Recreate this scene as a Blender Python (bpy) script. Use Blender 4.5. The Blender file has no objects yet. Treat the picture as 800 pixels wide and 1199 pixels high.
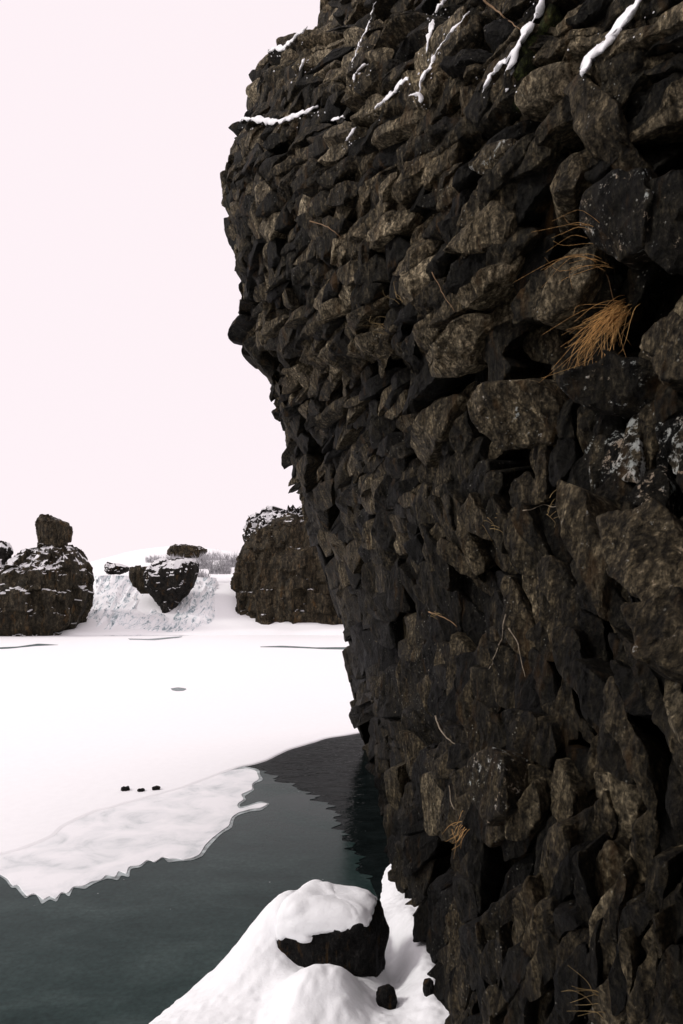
import bpy, math, random
import numpy as np
from mathutils import Vector
random.seed(7)
RNG = np.random.default_rng(11)
sc = bpy.context.scene
COL = sc.collection
# ------------------------------------------------------------------ camera model (photo pixels 800 x 1199, level camera, rising front)
F, CX, HZ, H = 799.0, 400.0, 700.0, 4.0


def at(px, row, Y):
    return Vector(((px - CX) / F * Y, Y, H + (HZ - row) / F * Y))


def on_z(px, row, z=0.0):
    Y = (H - z) * F / (row - HZ)
    return Vector(((px - CX) / F * Y, Y, z))


# ------------------------------------------------------------------ numpy noise
def _hash(ix, iy, iz, seed):
    h = (ix.astype(np.uint32) * np.uint32(374761393) + iy.astype(np.uint32) * np.uint32(668265263)
         + iz.astype(np.uint32) * np.uint32(2147483647) + np.uint32((seed * 974711 + 13) & 0xffffffff))
    h = (h ^ (h >> np.uint32(13))) * np.uint32(1274126177)
    h = (h ^ (h >> np.uint32(16))) * np.uint32(2246822519)
    h = h ^ (h >> np.uint32(13))
    return h.astype(np.float64) / 4294967295.0 * 2 - 1


def vn(P, seed=0):
    P = np.asarray(P, dtype=np.float64)
    i = np.floor(P).astype(np.int64)
    f = P - i
    f = f * f * (3 - 2 * f)
    r = 0
    for dx in (0, 1):
        for dy in (0, 1):
            for dz in (0, 1):
                w = ((f[..., 0] if dx else 1 - f[..., 0]) * (f[..., 1] if dy else 1 - f[..., 1])
                     * (f[..., 2] if dz else 1 - f[..., 2]))
                r = r + w * _hash(i[..., 0] + dx, i[..., 1] + dy, i[..., 2] + dz, seed)
    return r


def fbm(P, octv=4, seed=0, gain=.5):
    P = np.asarray(P, dtype=np.float64)
    a, s, t = 1.0, 0, 0
    for k in range(octv):
        s = s + a * vn(P * 2 ** k + 17.3 * k, seed + k)
        t += a
        a *= gain
    return s / t


def vn3(P, seed=0):
    return np.stack([vn(P, seed), vn(P, seed + 51), vn(P, seed + 97)], -1)


def sstep(a, b, x):
    t = np.clip((np.asarray(x, dtype=np.float64) - a) / (b - a), 0, 1)
    return t * t * (3 - 2 * t)


# ------------------------------------------------------------------ object helpers
def tag(o, label=None, cat=None, group=None, kind=None):
    if label: o['label'] = label
    if cat: o['category'] = cat
    if group: o['group'] = group
    if kind: o['kind'] = kind
    return o


def empty(name, loc=(0, 0, 0)):
    o = bpy.data.objects.new(name, None)
    COL.objects.link(o)
    o.location = loc
    return o


def mesh_obj(name, V, faces, mat, parent=None, smooth=True, sharp=None, attrs=None):
    """V (N,3) world coordinates; faces: list of index tuples or list of int arrays (n,k)."""
    V = np.asarray(V, dtype=np.float64)
    me = bpy.data.meshes.new(name)
    if len(faces) and isinstance(faces[0], np.ndarray) and faces[0].ndim == 2:
        idx = np.concatenate([f.ravel() for f in faces]).astype(np.int32)
        tot = np.concatenate([np.full(len(f), f.shape[1]) for f in faces]).astype(np.int32)
    else:
        idx = np.array([i for f in faces for i in f], dtype=np.int32)
        tot = np.array([len(f) for f in faces], dtype=np.int32)
    start = np.concatenate([[0], np.cumsum(tot)[:-1]]).astype(np.int32)
    org = np.array(parent.location if parent else (0, 0, 0))
    if parent is None:
        org = V.mean(0)
        org[2] = V[:, 2].min()
    me.vertices.add(len(V))
    me.vertices.foreach_set('co', (V - org).astype(np.float32).ravel())
    me.loops.add(len(idx))
    me.loops.foreach_set('vertex_index', idx)
    me.polygons.add(len(tot))
    me.polygons.foreach_set('loop_start', start)
    me.polygons.foreach_set('loop_total', tot)
    me.update(calc_edges=True)
    me.validate()
    me.polygons.foreach_set('use_smooth', np.full(len(me.polygons), bool(smooth)))
    if attrs:
        for k, a in attrs.items():
            at_ = me.attributes.new(k, 'FLOAT', 'POINT')
            at_.data.foreach_set('value', np.asarray(a, dtype=np.float32))
    if sharp:
        me.set_sharp_from_angle(angle=sharp)
    me.materials.append(mat)
    o = bpy.data.objects.new(name, me)
    COL.objects.link(o)
    if parent:
        o.parent = parent
    else:
        o.location = org
    return o


def grid_faces(nu, nv, wrap_u=False):
    """index = v*nu+u"""
    u = np.arange(nu if wrap_u else nu - 1)
    v = np.arange(nv - 1)
    U, W = np.meshgrid(u, v)
    U2 = (U + 1) % nu
    return np.stack([W * nu + U, W * nu + U2, (W + 1) * nu + U2, (W + 1) * nu + U], -1).reshape(-1, 4)


# ------------------------------------------------------------------ materials
def new_mat(name):
    m = bpy.data.materials.new(name)
    m.use_nodes = True
    nt = m.node_tree
    b = nt.nodes['Principled BSDF']
    return m, nt, b


def N(nt, t, **kw):
    n = nt.nodes.new(t)
    for k, v in kw.items():
        if k.startswith('i_'):
            n.inputs[k[2:].replace('_', ' ')].default_value = v
        else:
            setattr(n, k, v)
    return n


def noise(nt, scale, detail=6, rough=.6, vec=None, dist=0.0):
    n = N(nt, 'ShaderNodeTexNoise')
    n.inputs['Scale'].default_value = scale
    n.inputs['Detail'].default_value = detail
    n.inputs['Roughness'].default_value = rough
    n.inputs['Distortion'].default_value = dist
    if vec is not None: nt.links.new(vec, n.inputs['Vector'])
    return n.outputs['Fac']


def ramp(nt, fac, stops, interp='LINEAR'):
    r = N(nt, 'ShaderNodeValToRGB')
    cr = r.color_ramp
    cr.interpolation = interp
    while len(cr.elements) < len(stops): cr.elements.new(.5)
    for e, (p, c) in zip(cr.elements, stops):
        e.position = p
        e.color = (c, c, c, 1) if isinstance(c, (int, float)) else (*c, 1)
    nt.links.new(fac, r.inputs['Fac'])
    return r.outputs['Color']


def mix(nt, fac, a, b, mode='MIX'):
    n = N(nt, 'ShaderNodeMix', data_type='RGBA', blend_type=mode)
    for sock, val in ((n.inputs[0], fac), (n.inputs[6], a), (n.inputs[7], b)):
        if hasattr(val, 'node'): nt.links.new(val, sock)
        elif isinstance(val, (int, float)) and sock.type != 'VALUE': sock.default_value = (val, val, val, 1)
        elif isinstance(val, (int, float)): sock.default_value = val
        else: sock.default_value = (*val, 1)
    return n.outputs[2]


def math_(nt, op, a, b=None):
    n = N(nt, 'ShaderNodeMath', operation=op)
    for s, v in zip(n.inputs, (a, b)):
        if v is None: continue
        if hasattr(v, 'node'): nt.links.new(v, s)
        else: s.default_value = v
    return n.outputs[0]


def bump(nt, b, h, strength, dist, prev=None):
    n = N(nt, 'ShaderNodeBump')
    n.inputs['Strength'].default_value = strength
    n.inputs['Distance'].default_value = dist
    nt.links.new(h, n.inputs['Height'])
    if prev is not None: nt.links.new(prev, n.inputs['Normal'])
    nt.links.new(n.outputs[0], b.inputs['Normal'])
    return n.outputs[0]


def coords(nt):
    return N(nt, 'ShaderNodeNewGeometry')


def rock_material(name, scale=1.0, snow=None, stops=None, wet=True, lichen=True, bright=1.0):  # wet: switches on the shade painted over the lower rock
    m, nt, b = new_mat(name)
    g = coords(nt)
    pos = g.outputs['Position']
    mp = N(nt, 'ShaderNodeMapping')
    mp.inputs['Scale'].default_value = (1.3 * scale, 1.3 * scale, .38 * scale)
    nt.links.new(pos, mp.inputs['Vector'])
    tone = N(nt, 'ShaderNodeAttribute', attribute_name='tone').outputs['Fac']
    n1 = noise(nt, 2.6 * scale, 8, .65, pos, .4)
    n2 = noise(nt, 9 * scale, 8, .7, mp.outputs[0], .6)
    n3 = noise(nt, 38 * scale, 6, .7, pos)
    t = math_(nt, 'ADD', math_(nt, 'MULTIPLY', tone, .37), math_(nt, 'MULTIPLY', n2, .63))
    stops = stops or [(.24, (.0065, .0062, .0048)), (.39, (.015, .0138, .0100)), (.49, (.037, .0315, .0205)), (.59, (.122, .097, .058)), (.74, (.33, .275, .18))]
    stops = [(p, tuple(x * bright for x in c)) for p, c in stops]
    c = ramp(nt, t, stops)
    c = mix(nt, 1.0, c, ramp(nt, n1, [(.3, .45), (.7, 1.45)]), 'MULTIPLY')
    c = mix(nt, 1.0, c, ramp(nt, n3, [(.36, .28), (.5, .85), (.66, 2.3)]), 'MULTIPLY')
    n4 = noise(nt, 17 * scale, 6, .75, mp.outputs[0], .3)
    c = mix(nt, 1.0, c, ramp(nt, n4, [(.36, .34), (.52, 1.0), (.66, 2.3)]), 'MULTIPLY')
    vc = N(nt, 'ShaderNodeTexVoronoi', feature='DISTANCE_TO_EDGE')
    vc.inputs['Scale'].default_value = 5.5 * scale
    wv = N(nt, 'ShaderNodeVectorMath', operation='MULTIPLY_ADD')
    nz_ = N(nt, 'ShaderNodeTexNoise')
    nz_.inputs['Scale'].default_value = 4 * scale
    nz_.inputs['Detail'].default_value = 4
    nt.links.new(pos, nz_.inputs['Vector'])
    nt.links.new(nz_.outputs['Color'], wv.inputs[0])
    wv.inputs[1].default_value = (.5 / scale,) * 3
    nt.links.new(mp.outputs[0], wv.inputs[2])
    nt.links.new(wv.outputs[0], vc.inputs['Vector'])
    ck = ramp(nt, vc.outputs['Distance'], [(.0, .25), (.045, 1.0)])
    c = mix(nt, .8, c, ck, 'MULTIPLY')
    # rusty stains
    rs = ramp(nt, noise(nt, 5.5 * scale, 5, .6, mp.outputs[0]), [(.58, 0.0), (.70, .6)])
    c = mix(nt, rs, c, (.11 * bright, .060 * bright, .020 * bright))
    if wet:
        # painted shade in the lower rock colour, ragged upper limit; upper rock is weathered
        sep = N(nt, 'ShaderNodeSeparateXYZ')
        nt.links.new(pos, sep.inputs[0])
        shade_z = math_(nt, 'ADD', sep.outputs['Z'], math_(nt, 'MULTIPLY', noise(nt, .5, 4, .6, pos), 3.0))
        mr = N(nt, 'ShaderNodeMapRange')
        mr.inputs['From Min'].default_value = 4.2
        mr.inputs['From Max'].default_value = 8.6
        nt.links.new(shade_z, mr.inputs['Value'])
        shade_f = mr.outputs[0]
        c = mix(nt, 1.0, c, ramp(nt, shade_f, [(0, (.40, .395, .375)), (1, (1.0, 1.0, 1.0))]), 'MULTIPLY')
    if lichen:
        la = N(nt, 'ShaderNodeAttribute', attribute_name='lichen').outputs['Fac']
        ln = noise(nt, 19, 8, .75, pos)
        lf = ramp(nt, math_(nt, 'ADD', math_(nt, 'MULTIPLY', la, .26), ln), [(.69, 0.0), (.73, 1.0)])
        lc = ramp(nt, noise(nt, 5, 3, .5, pos), [(.4, (.50, .54, .51)), (.5, (.66, .68, .64)), (.58, (.52, .42, .31))])
        c = mix(nt, lf, c, lc)
        # tiny pale crustose spots
        vo = N(nt, 'ShaderNodeTexVoronoi')
        vo.inputs['Scale'].default_value = 26
        nt.links.new(pos, vo.inputs['Vector'])
        sp = ramp(nt, vo.outputs['Distance'], [(.10, 1.0), (.17, 0.0)])
        ms = ramp(nt, noise(nt, 2.1, 4, .6, pos), [(.53, 0.0), (.60, 1.0)])
        c = mix(nt, math_(nt, 'MULTIPLY', sp, math_(nt, 'MULTIPLY', ms, .75)), c, (.38, .37, .31))
    rough = ramp(nt, n1, [(.3, .5), (.7, .8)])
    nt.links.new(rough, b.inputs['Roughness'])
    b.inputs['Specular IOR Level'].default_value = .11
    bp = bump(nt, b, n2, 1.0, .09 / scale)
    bp = bump(nt, b, ck, .8, .02 / scale, bp)
    bp = bump(nt, b, n4, .9, .05 / scale, bp)
    bp = bump(nt, b, n3, .9, .03 / scale, bp)
    if snow is not None:
        sepn = N(nt, 'ShaderNodeSeparateXYZ')
        nt.links.new(g.outputs['Normal'], sepn.inputs[0])
        sn = noise(nt, snow[1], 5, .65, pos)
        v = math_(nt, 'ADD', sepn.outputs['Z'], math_(nt, 'MULTIPLY', math_(nt, 'SUBTRACT', sn, .5), snow[2]))
        if len(snow) > 3:   # drifted snow also clings in streaks
            pass
        sf = ramp(nt, v, [(snow[0] - .03, 0.0), (snow[0] + .03, 1.0)])
        c = mix(nt, sf, c, (.9, .9, .91))
    nt.links.new(c, b.inputs['Base Color'])
    return m


def snow_material(name, col=(.92, .925, .935), sc_=6, strength=.25, dist=.02):
    m, nt, b = new_mat(name)
    pos = coords(nt).outputs['Position']
    n = noise(nt, sc_, 8, .65, pos)
    n2 = noise(nt, sc_ * 9, 4, .6, pos)
    c = mix(nt, ramp(nt, n, [(.35, 0.0), (.65, 1.0)]), tuple(x * .97 for x in col), col)
    nt.links.new(c, b.inputs['Base Color'])
    b.inputs['Roughness'].default_value = .65
    b.inputs['Specular IOR Level'].default_value = .2
    p = bump(nt, b, n, strength, dist)
    bump(nt, b, n2, strength * .7, dist * .12, p)
    return m


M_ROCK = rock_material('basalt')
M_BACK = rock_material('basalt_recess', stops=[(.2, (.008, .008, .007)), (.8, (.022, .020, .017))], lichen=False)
M_MOSS = None
M_SNOW = snow_material('snow')
M_SNOWB = snow_material('bank_snow', (.91, .925, .935), 3.5, .4, .05)


def plain(name, col, rough=.7, spec=.2, var=.3, scale=20, trans=0):
    m, nt, b = new_mat(name)
    pos = coords(nt).outputs['Position']
    n = noise(nt, scale, 5, .6, pos)
    c = mix(nt, ramp(nt, n, [(.3, 0.0), (.7, 1.0)]), tuple(x * (1 - var) for x in col), tuple(min(1, x * (1 + var)) for x in col))
    nt.links.new(c, b.inputs['Base Color'])
    b.inputs['Roughness'].default_value = rough
    b.inputs['Specular IOR Level'].default_value = spec
    return m


M_GRASS = plain('dry_grass', (.70, .38, .145), .6, .2, .6, 45)
M_STRAW = plain('straw', (.30, .215, .10), .7, .2, .45, 9)
M_STEM = plain('dry_stem', (.20, .125, .065), .7, .2, .4, 12)
M_ROOT = plain('bleached_root', (.20, .165, .12), .7, .2, .5, 30)

# ------------------------------------------------------------------ THE BASALT CLIFF
OUT = [(-420, 640), (-250, 520), (-90, 410), (0, 372), (35, 361), (56, 322), (85, 291), (105, 284), (133, 285), (142, 280), (165, 264), (190, 262),
       (205, 254), (225, 253), (250, 257), (310, 267), (335, 269), (360, 277), (385, 273), (405, 275), (418, 281), (425, 303), (450, 312), (480, 318),
       (515, 332), (555, 342), (575, 344), (600, 353), (650, 374), (715, 395), (760, 405), (800, 410), (835, 412), (862, 424), (930, 424), (1600, 424)]
_or = np.array([a for a, _ in OUT], float)
_ox = np.array([b for _, b in OUT], float)


def wall(q, row):
    q = np.asarray(q, float)
    row = np.asarray(row, float)
    o = np.interp(row, _or, _ox) + 5.0
    K = np.maximum(800 - o, 330)
    ye = 10 + 8 * sstep(300, 800, row)
    yn = 3.2 - 1.4 * sstep(380, 1000, row)
    qp = np.maximum(q, 0)
    k = qp / K
    Y = 1 / ((1 - k) / ye + k / yn)
    X = (o + qp - CX) / F * Y
    Z = H + (HZ - row) / F * Y
    t = np.maximum(-q, 0) * .05
    R = 1.3
    L = R * math.pi / 2
    th = np.minimum(t, L) / R
    e = np.maximum(t - L, 0)
    X = X + R * (1 - np.cos(th)) + e
    Y = Y + R * np.sin(th) + .15 * e
    return np.stack([X, Y, Z], -1)


def wall_n(q, row):
    d = 3.0
    a = wall(q + d, row) - wall(q - d, row)
    b = wall(q, row + d) - wall(q, row - d)
    n = -np.cross(a, b)
    return n / np.linalg.norm(n, axis=-1, keepdims=True)


def o_of(row):
    return np.interp(row, _or, _ox) + 5.0


def K_of(row):
    return np.maximum(800 - o_of(row), 330)


HOLLOWS = [(640, 255, 45, 55, .5), (612, 372, 42, 55, .55), (548, 470, 30, 35, .3), (640, 425, 38, 26, .4), (745, 285, 50, 50, .5), (588, 548, 28, 26, .5),
           (566, 505, 20, 45, .35), (640, 900, 26, 100, .35), (690, 960, 42, 130, .35), (770, 1010, 36, 160, .45), (490, 560, 26, 40, .25),
           (655, 640, 25, 45, .35), (575, 680, 25, 40, .3), (690, 760, 26, 50, .4), (760, 700, 40, 40, .2), (720, 380, 35, 35, .35), (445, 185, 22, 20, .25),
           (545, 730, 26, 50, .3), (470, 480, 22, 30, .2), (780, 610, 40, 24, .4), (520, 1010, 22, 60, .2), (590, 1010, 30, 60, .25), (640, 130, 30, 50, .3)]

# (pixel outline, protrusion m, tone, lichen)
HERO = [
    ([(478, 322), (500, 299), (516, 312), (508, 338), (490, 362), (470, 356)], .10, .80, .1),
    ([(518, 402), (548, 366), (568, 371), (553, 405), (536, 439), (499, 438)], .12, .80, .1),
    ([(550, 350), (573, 318), (601, 298), (597, 315), (577, 335), (558, 362)], .10, .74, .2),
    ([(523, 292), (540, 255), (575, 234), (599, 246), (591, 282), (560, 296)], .10, .62, .1),
    ([(584, 472), (600, 448), (641, 448), (653, 475), (637, 520), (607, 524), (589, 500)], .16, .62, .3),
    ([(692, 262), (700, 236), (731, 213), (764, 206), (774, 240), (764, 290), (728, 304), (702, 290)], .14, .34, .40),
    ([(776, 214), (812, 206), (840, 250), (832, 310), (790, 322), (772, 290)], .10, .28, .25),
    ([(638, 372), (655, 335), (674, 298), (696, 288), (690, 332), (672, 362), (645, 380)], .10, .72, .2),
    ([(678, 452), (718, 420), (780, 428), (776, 466), (722, 482), (690, 478)], .06, .36, .36),
    ([(666, 122), (690, 103), (735, 148), (757, 186), (735, 207), (698, 185)], .14, .5, .1),
    ([(574, 892), (586, 878), (598, 884), (597, 940), (582, 968), (572, 930)], .08, .5, .4),
    ([(688, 580), (715, 588), (712, 680), (700, 722), (688, 640)], .12, .58, .2),
    ([(738, 640), (800, 618), (830, 705), (775, 724), (745, 692)], .2, .58, .25),
    ([(768, 742), (820, 716), (830, 800), (775, 792)], .2, .52, .25),
    ([(558, 196), (574, 174), (601, 164), (598, 190), (580, 212)], .08, .6, .45),
    ([(428, 282), (450, 250), (476, 240), (470, 266), (440, 292)], .08, .74, .1),
    ([(494, 96), (520, 42), (548, 20), (546, 60), (521, 103)], .12, .82, .2),
    ([(645, 230), (664, 195), (690, 165), (704, 178), (672, 230), (652, 240)], .08, .6, .1),
    ([(548, 30), (566, 18), (572, 40), (545, 95), (528, 108)], .05, .55, .2),
    ([(508, 470), (530, 462), (520, 510), (492, 548), (484, 520)], .08, .66, .1),
    ([(776, 395), (800, 382), (825, 400), (825, 450), (790, 455), (778, 430)], .2, .45, .2),
]


def poly_area(p):
    x, y = p[:, 0], p[:, 1]
    return .5 * abs(np.dot(x, np.roll(y, 1)) - np.dot(y, np.roll(x, 1)))


def inside(p, x, y):
    c = False
    n = len(p)
    for i in range(n):
        x1, y1 = p[i]
        x2, y2 = p[(i + 1) % n]
        if (y1 > y) != (y2 > y) and x < (x2 - x1) * (y - y1) / (y2 - y1) + x1: c = not c
    return c


def make_cells():
    seeds = []
    q = -150.0
    col = 0
    while q < 1150:
        w = (6.6 + max(q, 0) * .040)
        r = -400 + RNG.uniform(0, 20)
        while r < 1560:
            up = float(1 - sstep(420, 760, r))
            h = w * (4.0 - 1.2 * up) * RNG.uniform(.6, 1.5)
            qq = q + RNG.uniform(-.38, .38) * w
            rr = r + RNG.uniform(-.25, .25) * h
            if qq < 2.5 * K_of(rr) and (RNG.random() > .15):
                z = wall(qq, rr)[2]
                if z > -.5:
                    seeds.append((qq, rr, w, h, .50 * up * float(sstep(0, 120, qq)) + .12))
                    if RNG.random() < .22:   # a split stone: two thin ones
                        seeds.append((qq + w * .42, rr + RNG.uniform(-.2, .2) * h, w * .6, h, .5 * up))
                        if RNG.random() < .5: seeds.append((qq - w * .1, rr + h * .45, w * .6, h * .5, .5 * up))
            r += h
        q += w
        col += 1
    seeds = np.array(seeds)
    heroes = []
    keep = np.ones(len(seeds), bool)
    for pl, p, tone, li in HERO:
        pp = np.array(pl, float)
        pq = np.stack([pp[:, 0] - o_of(pp[:, 1]), pp[:, 1]], -1)
        heroes.append((pq, p, tone, li))
        for i, s in enumerate(seeds):
            if keep[i] and inside(pq, s[0], s[1]): keep[i] = False
    seeds = seeds[keep]
    allc = np.concatenate([seeds[:, :2], np.array([h[0].mean(0) for h in heroes])])
    cells = []
    for i, (qq, rr, w, h, sh) in enumerate(seeds):
        d = allc - (qq, rr)
        m = np.stack([(d[:, 0] + sh * d[:, 1]) / w, d[:, 1] / h], -1)
        dist = (m ** 2).sum(1)
        dist[i] = 1e9
        nb = np.argsort(dist)[:16]
        poly = [np.array(v) for v in ((-1.1, -1.0), (1.1, -1.0), (1.1, 1.0), (-1.1, 1.0))]
        for j in nb:
            n = m[j]
            c = (n @ n) * .5
            out = []
            for a in range(len(poly)):
                A, B = poly[a], poly[(a + 1) % len(poly)]
                da, db = A @ n - c, B @ n - c
                if da <= 0: out.append(A)
                if da * db < 0: out.append(A + (B - A) * (da / (da - db)))
            poly = out
            if len(poly) < 3: break
        if len(poly) < 3: continue
        P = np.array(poly)
        P = np.stack([P[:, 0] * w - sh * P[:, 1] * h + qq, P[:, 1] * h + rr], -1)
        cells.append((P, None, None, None))
    return cells, heroes


def block_mesh(P, p, tone, lich, hero):
    px = P[:, 0] + o_of(P[:, 1])
    area_px = poly_area(np.stack([px, P[:, 1]], -1))
    M = 22 if area_px < 400 else (40 if area_px < 2500 else 64)
    # orient consistently, resample the boundary
    seg = np.linalg.norm(np.roll(P, -1, 0) - P, axis=1)
    cum = np.concatenate([[0], np.cumsum(seg)])
    s = np.linspace(0, cum[-1], M, endpoint=False)
    Pc = np.concatenate([P, P[:1]])
    B = np.stack([np.interp(s, cum, Pc[:, 0]), np.interp(s, cum, Pc[:, 1])], -1)
    for _ in range(0 if M == 22 else 1):
        B = .25 * np.roll(B, 1, 0) + .5 * B + .25 * np.roll(B, -1, 0)
    c = B.mean(0)
    B3 = wall(B[:, 0], B[:, 1])
    c3 = wall(c[0], c[1])
    n = wall_n(np.array(c[0]), np.array(c[1]))
    rad = np.linalg.norm(B3 - c3, axis=1).mean()
    if rad > 1.2: rad = 1.2
    if p is None:
        lowf = float(fbm(c3 * .55, 3, 5)) * .22
        p = lowf * 1.25 + RNG.normal(0, .20 + .12 * float(1 - sstep(420, 760, c[1]))) * min(.2, rad * .55) - (RNG.random() < .17) * RNG.uniform(.5, 1.2) * min(.4, rad)
        pxc = c[0] + float(o_of(c[1]))
        for hx, hy, rx, ry, dd in HOLLOWS:
            f = math.exp(-(((pxc - hx) / rx) ** 2 + ((c[1] - hy) / ry) ** 2) * 1.3)
            p -= dd * f
        tone = float(np.clip(.44 + .10 * float(sstep(5.5, 8, c3[2])) + RNG.normal(0, .27) + .12 * vn(c3 * .8, 9), .0, 1.1))
        lich = float(max(0, vn(c3 * .6, 21)) * .35)
        lich += 1.0 * math.exp(-((pxc - 760) / 70) ** 2 - ((c[1] - 536) / 38) ** 2) + .3 * math.exp(-((pxc - 735) / 50) ** 2 - ((c[1] - 450) / 35) ** 2)
    up = float(1 - sstep(420, 760, c[1]))
    lean = (.70 - .25 * up) * float(sstep(-40, 20, c[0]))
    ax = n + RNG.normal(0, .13, 3) + np.array([0, -lean, -.10])
    ds = .36 + .46 * up
    ax /= np.linalg.norm(ax)
    e1 = np.cross(ax, (0, 0, 1.0))
    e1 /= np.linalg.norm(e1)
    e2 = np.cross(e1, ax)
    loc = B3 - c3
    a, b = loc @ e1 / rad, loc @ e2 / rad
    planes = [(0.0, RNG.normal(0, .28), RNG.normal(0, .28))]
    for _ in range(RNG.integers(1, 4) if up > .5 else RNG.integers(1, 3)):
        phi = RNG.uniform(0, 6.283)
        sl = RNG.uniform(.35, 1.3) * (.55 + .45 * up)
        planes.append((RNG.uniform(.02, .45), -sl * math.cos(phi), -sl * math.sin(phi)))

    def depth(a, b):
        d = np.full_like(a, 9.0)
        for c0, gx, gy in planes: d = np.minimum(d, c0 + gx * a + gy * b)
        return p + rad * ds * np.clip(d, -1.1, .35) 

    lax = np.clip(loc @ ax, -.22, .22) * .7
    dB = depth(a, b) - lax
    gap = 1.07
    rings = []
    for dd, scl in ((None, .92), (.75, 1.0), (.38, 1.0), (.12, 1.0), (.03, .985)):
        base = c3 + loc * gap * scl
        if dd is None: off = np.full(M, min(p, 0) - .75)
        else: off = np.maximum(dB - dd * rad, min(p, 0) - .7)
        rings.append(base + off[:, None] * ax)
    for scl in ((.90, .76, .58, .38, .18) if M == 22 else (.93, .85, .76, .66, .56, .46, .36, .26, .16, .07)):
        base = c3 + loc * gap * scl
        rings.append(base + (depth(a * scl, b * scl) - lax * scl)[:, None] * ax)
    V = np.concatenate(rings + [(c3 + depth(np.zeros(1), np.zeros(1))[0] * ax)[None]])
    nr = len(rings)
    Q = grid_faces(M, nr, True)
    k = np.arange(M)
    T = np.stack([(nr - 1) * M + k, (nr - 1) * M + (k + 1) % M, np.full(M, nr * M)], -1)
    # outward winding
    cen = V.mean(0)
    q0 = V[Q[M * 2]]
    fn = np.cross(q0[1] - q0[0], q0[2] - q0[0])
    if fn @ (q0.mean(0) - cen) < 0:
        Q = Q[:, ::-1]
        T = T[:, ::-1]
    amp = min(1.0, rad / .2)
    V = V + vn3(V * 3.1, 3) * .02 * amp + vn3(V * (9, 9, 5), 8) * .014 * amp + vn3(V * (24, 24, 12), 13) * .012 + (vn3(V * (55, 55, 30), 17) * .007 if M > 22 else 0)
    vis = poly_area(np.stack([np.clip(px, 0, 800), np.clip(P[:, 1], 0, 1199)], -1)) if c[0] >= 0 else 0
    return V, Q, T, tone, lich, vis


cliff = empty('basalt_cliff', (1.0, 8.0, 0.0))
tag(cliff, 'huge dark brown overhanging basalt cliff of broken column ends filling the right side', 'cliff')
cells, heroes = make_cells()
blocks = []
for c in cells: blocks.append(block_mesh(c[0], None, None, None, False))
for h in heroes: blocks.append(block_mesh(h[0], h[1], min(1.1, h[2] + .14) if h[2] > .4 else h[2], h[3], True))
order = sorted(range(len(blocks)), key=lambda i: -blocks[i][5])
big = set(order[:96])
Vs, Qs, Ts, tn, lc = [], [], [], [], []
off = 0
for i, (V, Q, T, tone, lich, vis) in enumerate(blocks):
    if i in big:
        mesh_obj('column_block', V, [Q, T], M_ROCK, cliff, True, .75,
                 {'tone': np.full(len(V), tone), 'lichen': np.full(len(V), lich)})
    else:
        Vs.append(V)
        Qs.append(Q + off)
        Ts.append(T + off)
        tn.append(np.full(len(V), tone))
        lc.append(np.full(len(V), lich))
        off += len(V)
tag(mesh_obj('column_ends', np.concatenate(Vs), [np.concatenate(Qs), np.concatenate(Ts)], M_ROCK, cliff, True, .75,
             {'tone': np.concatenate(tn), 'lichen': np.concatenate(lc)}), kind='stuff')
print('blocks', len(blocks), 'verts', off)

# the massif behind the column ends: wrapped round the far corner, roofed, and carried on behind the camera
qs = np.concatenate([np.linspace(-420, 0, 60, endpoint=False), np.linspace(0, 1150, 190)])
rs = np.concatenate([np.linspace(-400, 1240, 200), [1700, 2600, 4200]])
Qg, Rg = np.meshgrid(qs, rs)
Kq = 2.5 * K_of(Rg)
Pg = wall(np.minimum(Qg, Kq), Rg)
ext = np.maximum(Qg - Kq, 0) * .012
Ng = wall_n(np.minimum(Qg, Kq), Rg)
rec = fbm(Pg * 1.4, 4, 31)
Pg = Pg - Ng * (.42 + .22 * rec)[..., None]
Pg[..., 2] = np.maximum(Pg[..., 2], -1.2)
# added unseen rock: bends left behind the camera to block light from behind
last = Pg[:, -1:, :]
tail = []
for k in range(1, 24):
    t = k * .6
    P_ = last.copy()
    P_[..., 1] = last[..., 1] - t
    P_[..., 1] = last[..., 1] - min(t, 4.2) - .12 * max(t - 4.2, 0)
    P_[..., 0] = last[..., 0] - max(0, t - 3.4) * 1.0
    P_ += vn3(P_ * .9, 40) * .3
    tail.append(P_)
Pg = np.concatenate([Pg] + tail, 1)
nu, nv = Pg.shape[1], Pg.shape[0]
top = Pg[:1].copy()
top[..., 0] += 14
top[..., 2] += 1.5
Pg = np.concatenate([top, Pg], 0)
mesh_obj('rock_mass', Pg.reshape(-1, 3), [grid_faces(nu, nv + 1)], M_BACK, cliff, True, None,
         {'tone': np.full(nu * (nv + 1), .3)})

# ------------------------------------------------------------------ SETTING: snowy ground, lake, ice
M_WATER, _nt, _b = new_mat('lake_water')
_pos = coords(_nt).outputs['Position']
_b.inputs['Base Color'].default_value = (.012, .019, .019, 1)
_b.inputs['Roughness'].default_value = .03
_b.inputs['IOR'].default_value = 1.07
_b.inputs['Specular IOR Level'].default_value = .5
_b.inputs['Specular Tint'].default_value = (.86, 1, 1, 1)
_mp = N(_nt, 'ShaderNodeMapping')
_mp.inputs['Scale'].default_value = (.9, 1.5, 1)
_mp.inputs['Rotation'].default_value = (0, 0, .12)
_nt.links.new(_pos, _mp.inputs['Vector'])
_n1 = noise(_nt, 1.6, 5, .6, _mp.outputs[0])
_n2 = noise(_nt, 9, 3, .6, _mp.outputs[0])
_p = bump(_nt, _b, _n1, .5, .07)
bump(_nt, _b, _n2, .18, .016, _p)
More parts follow.
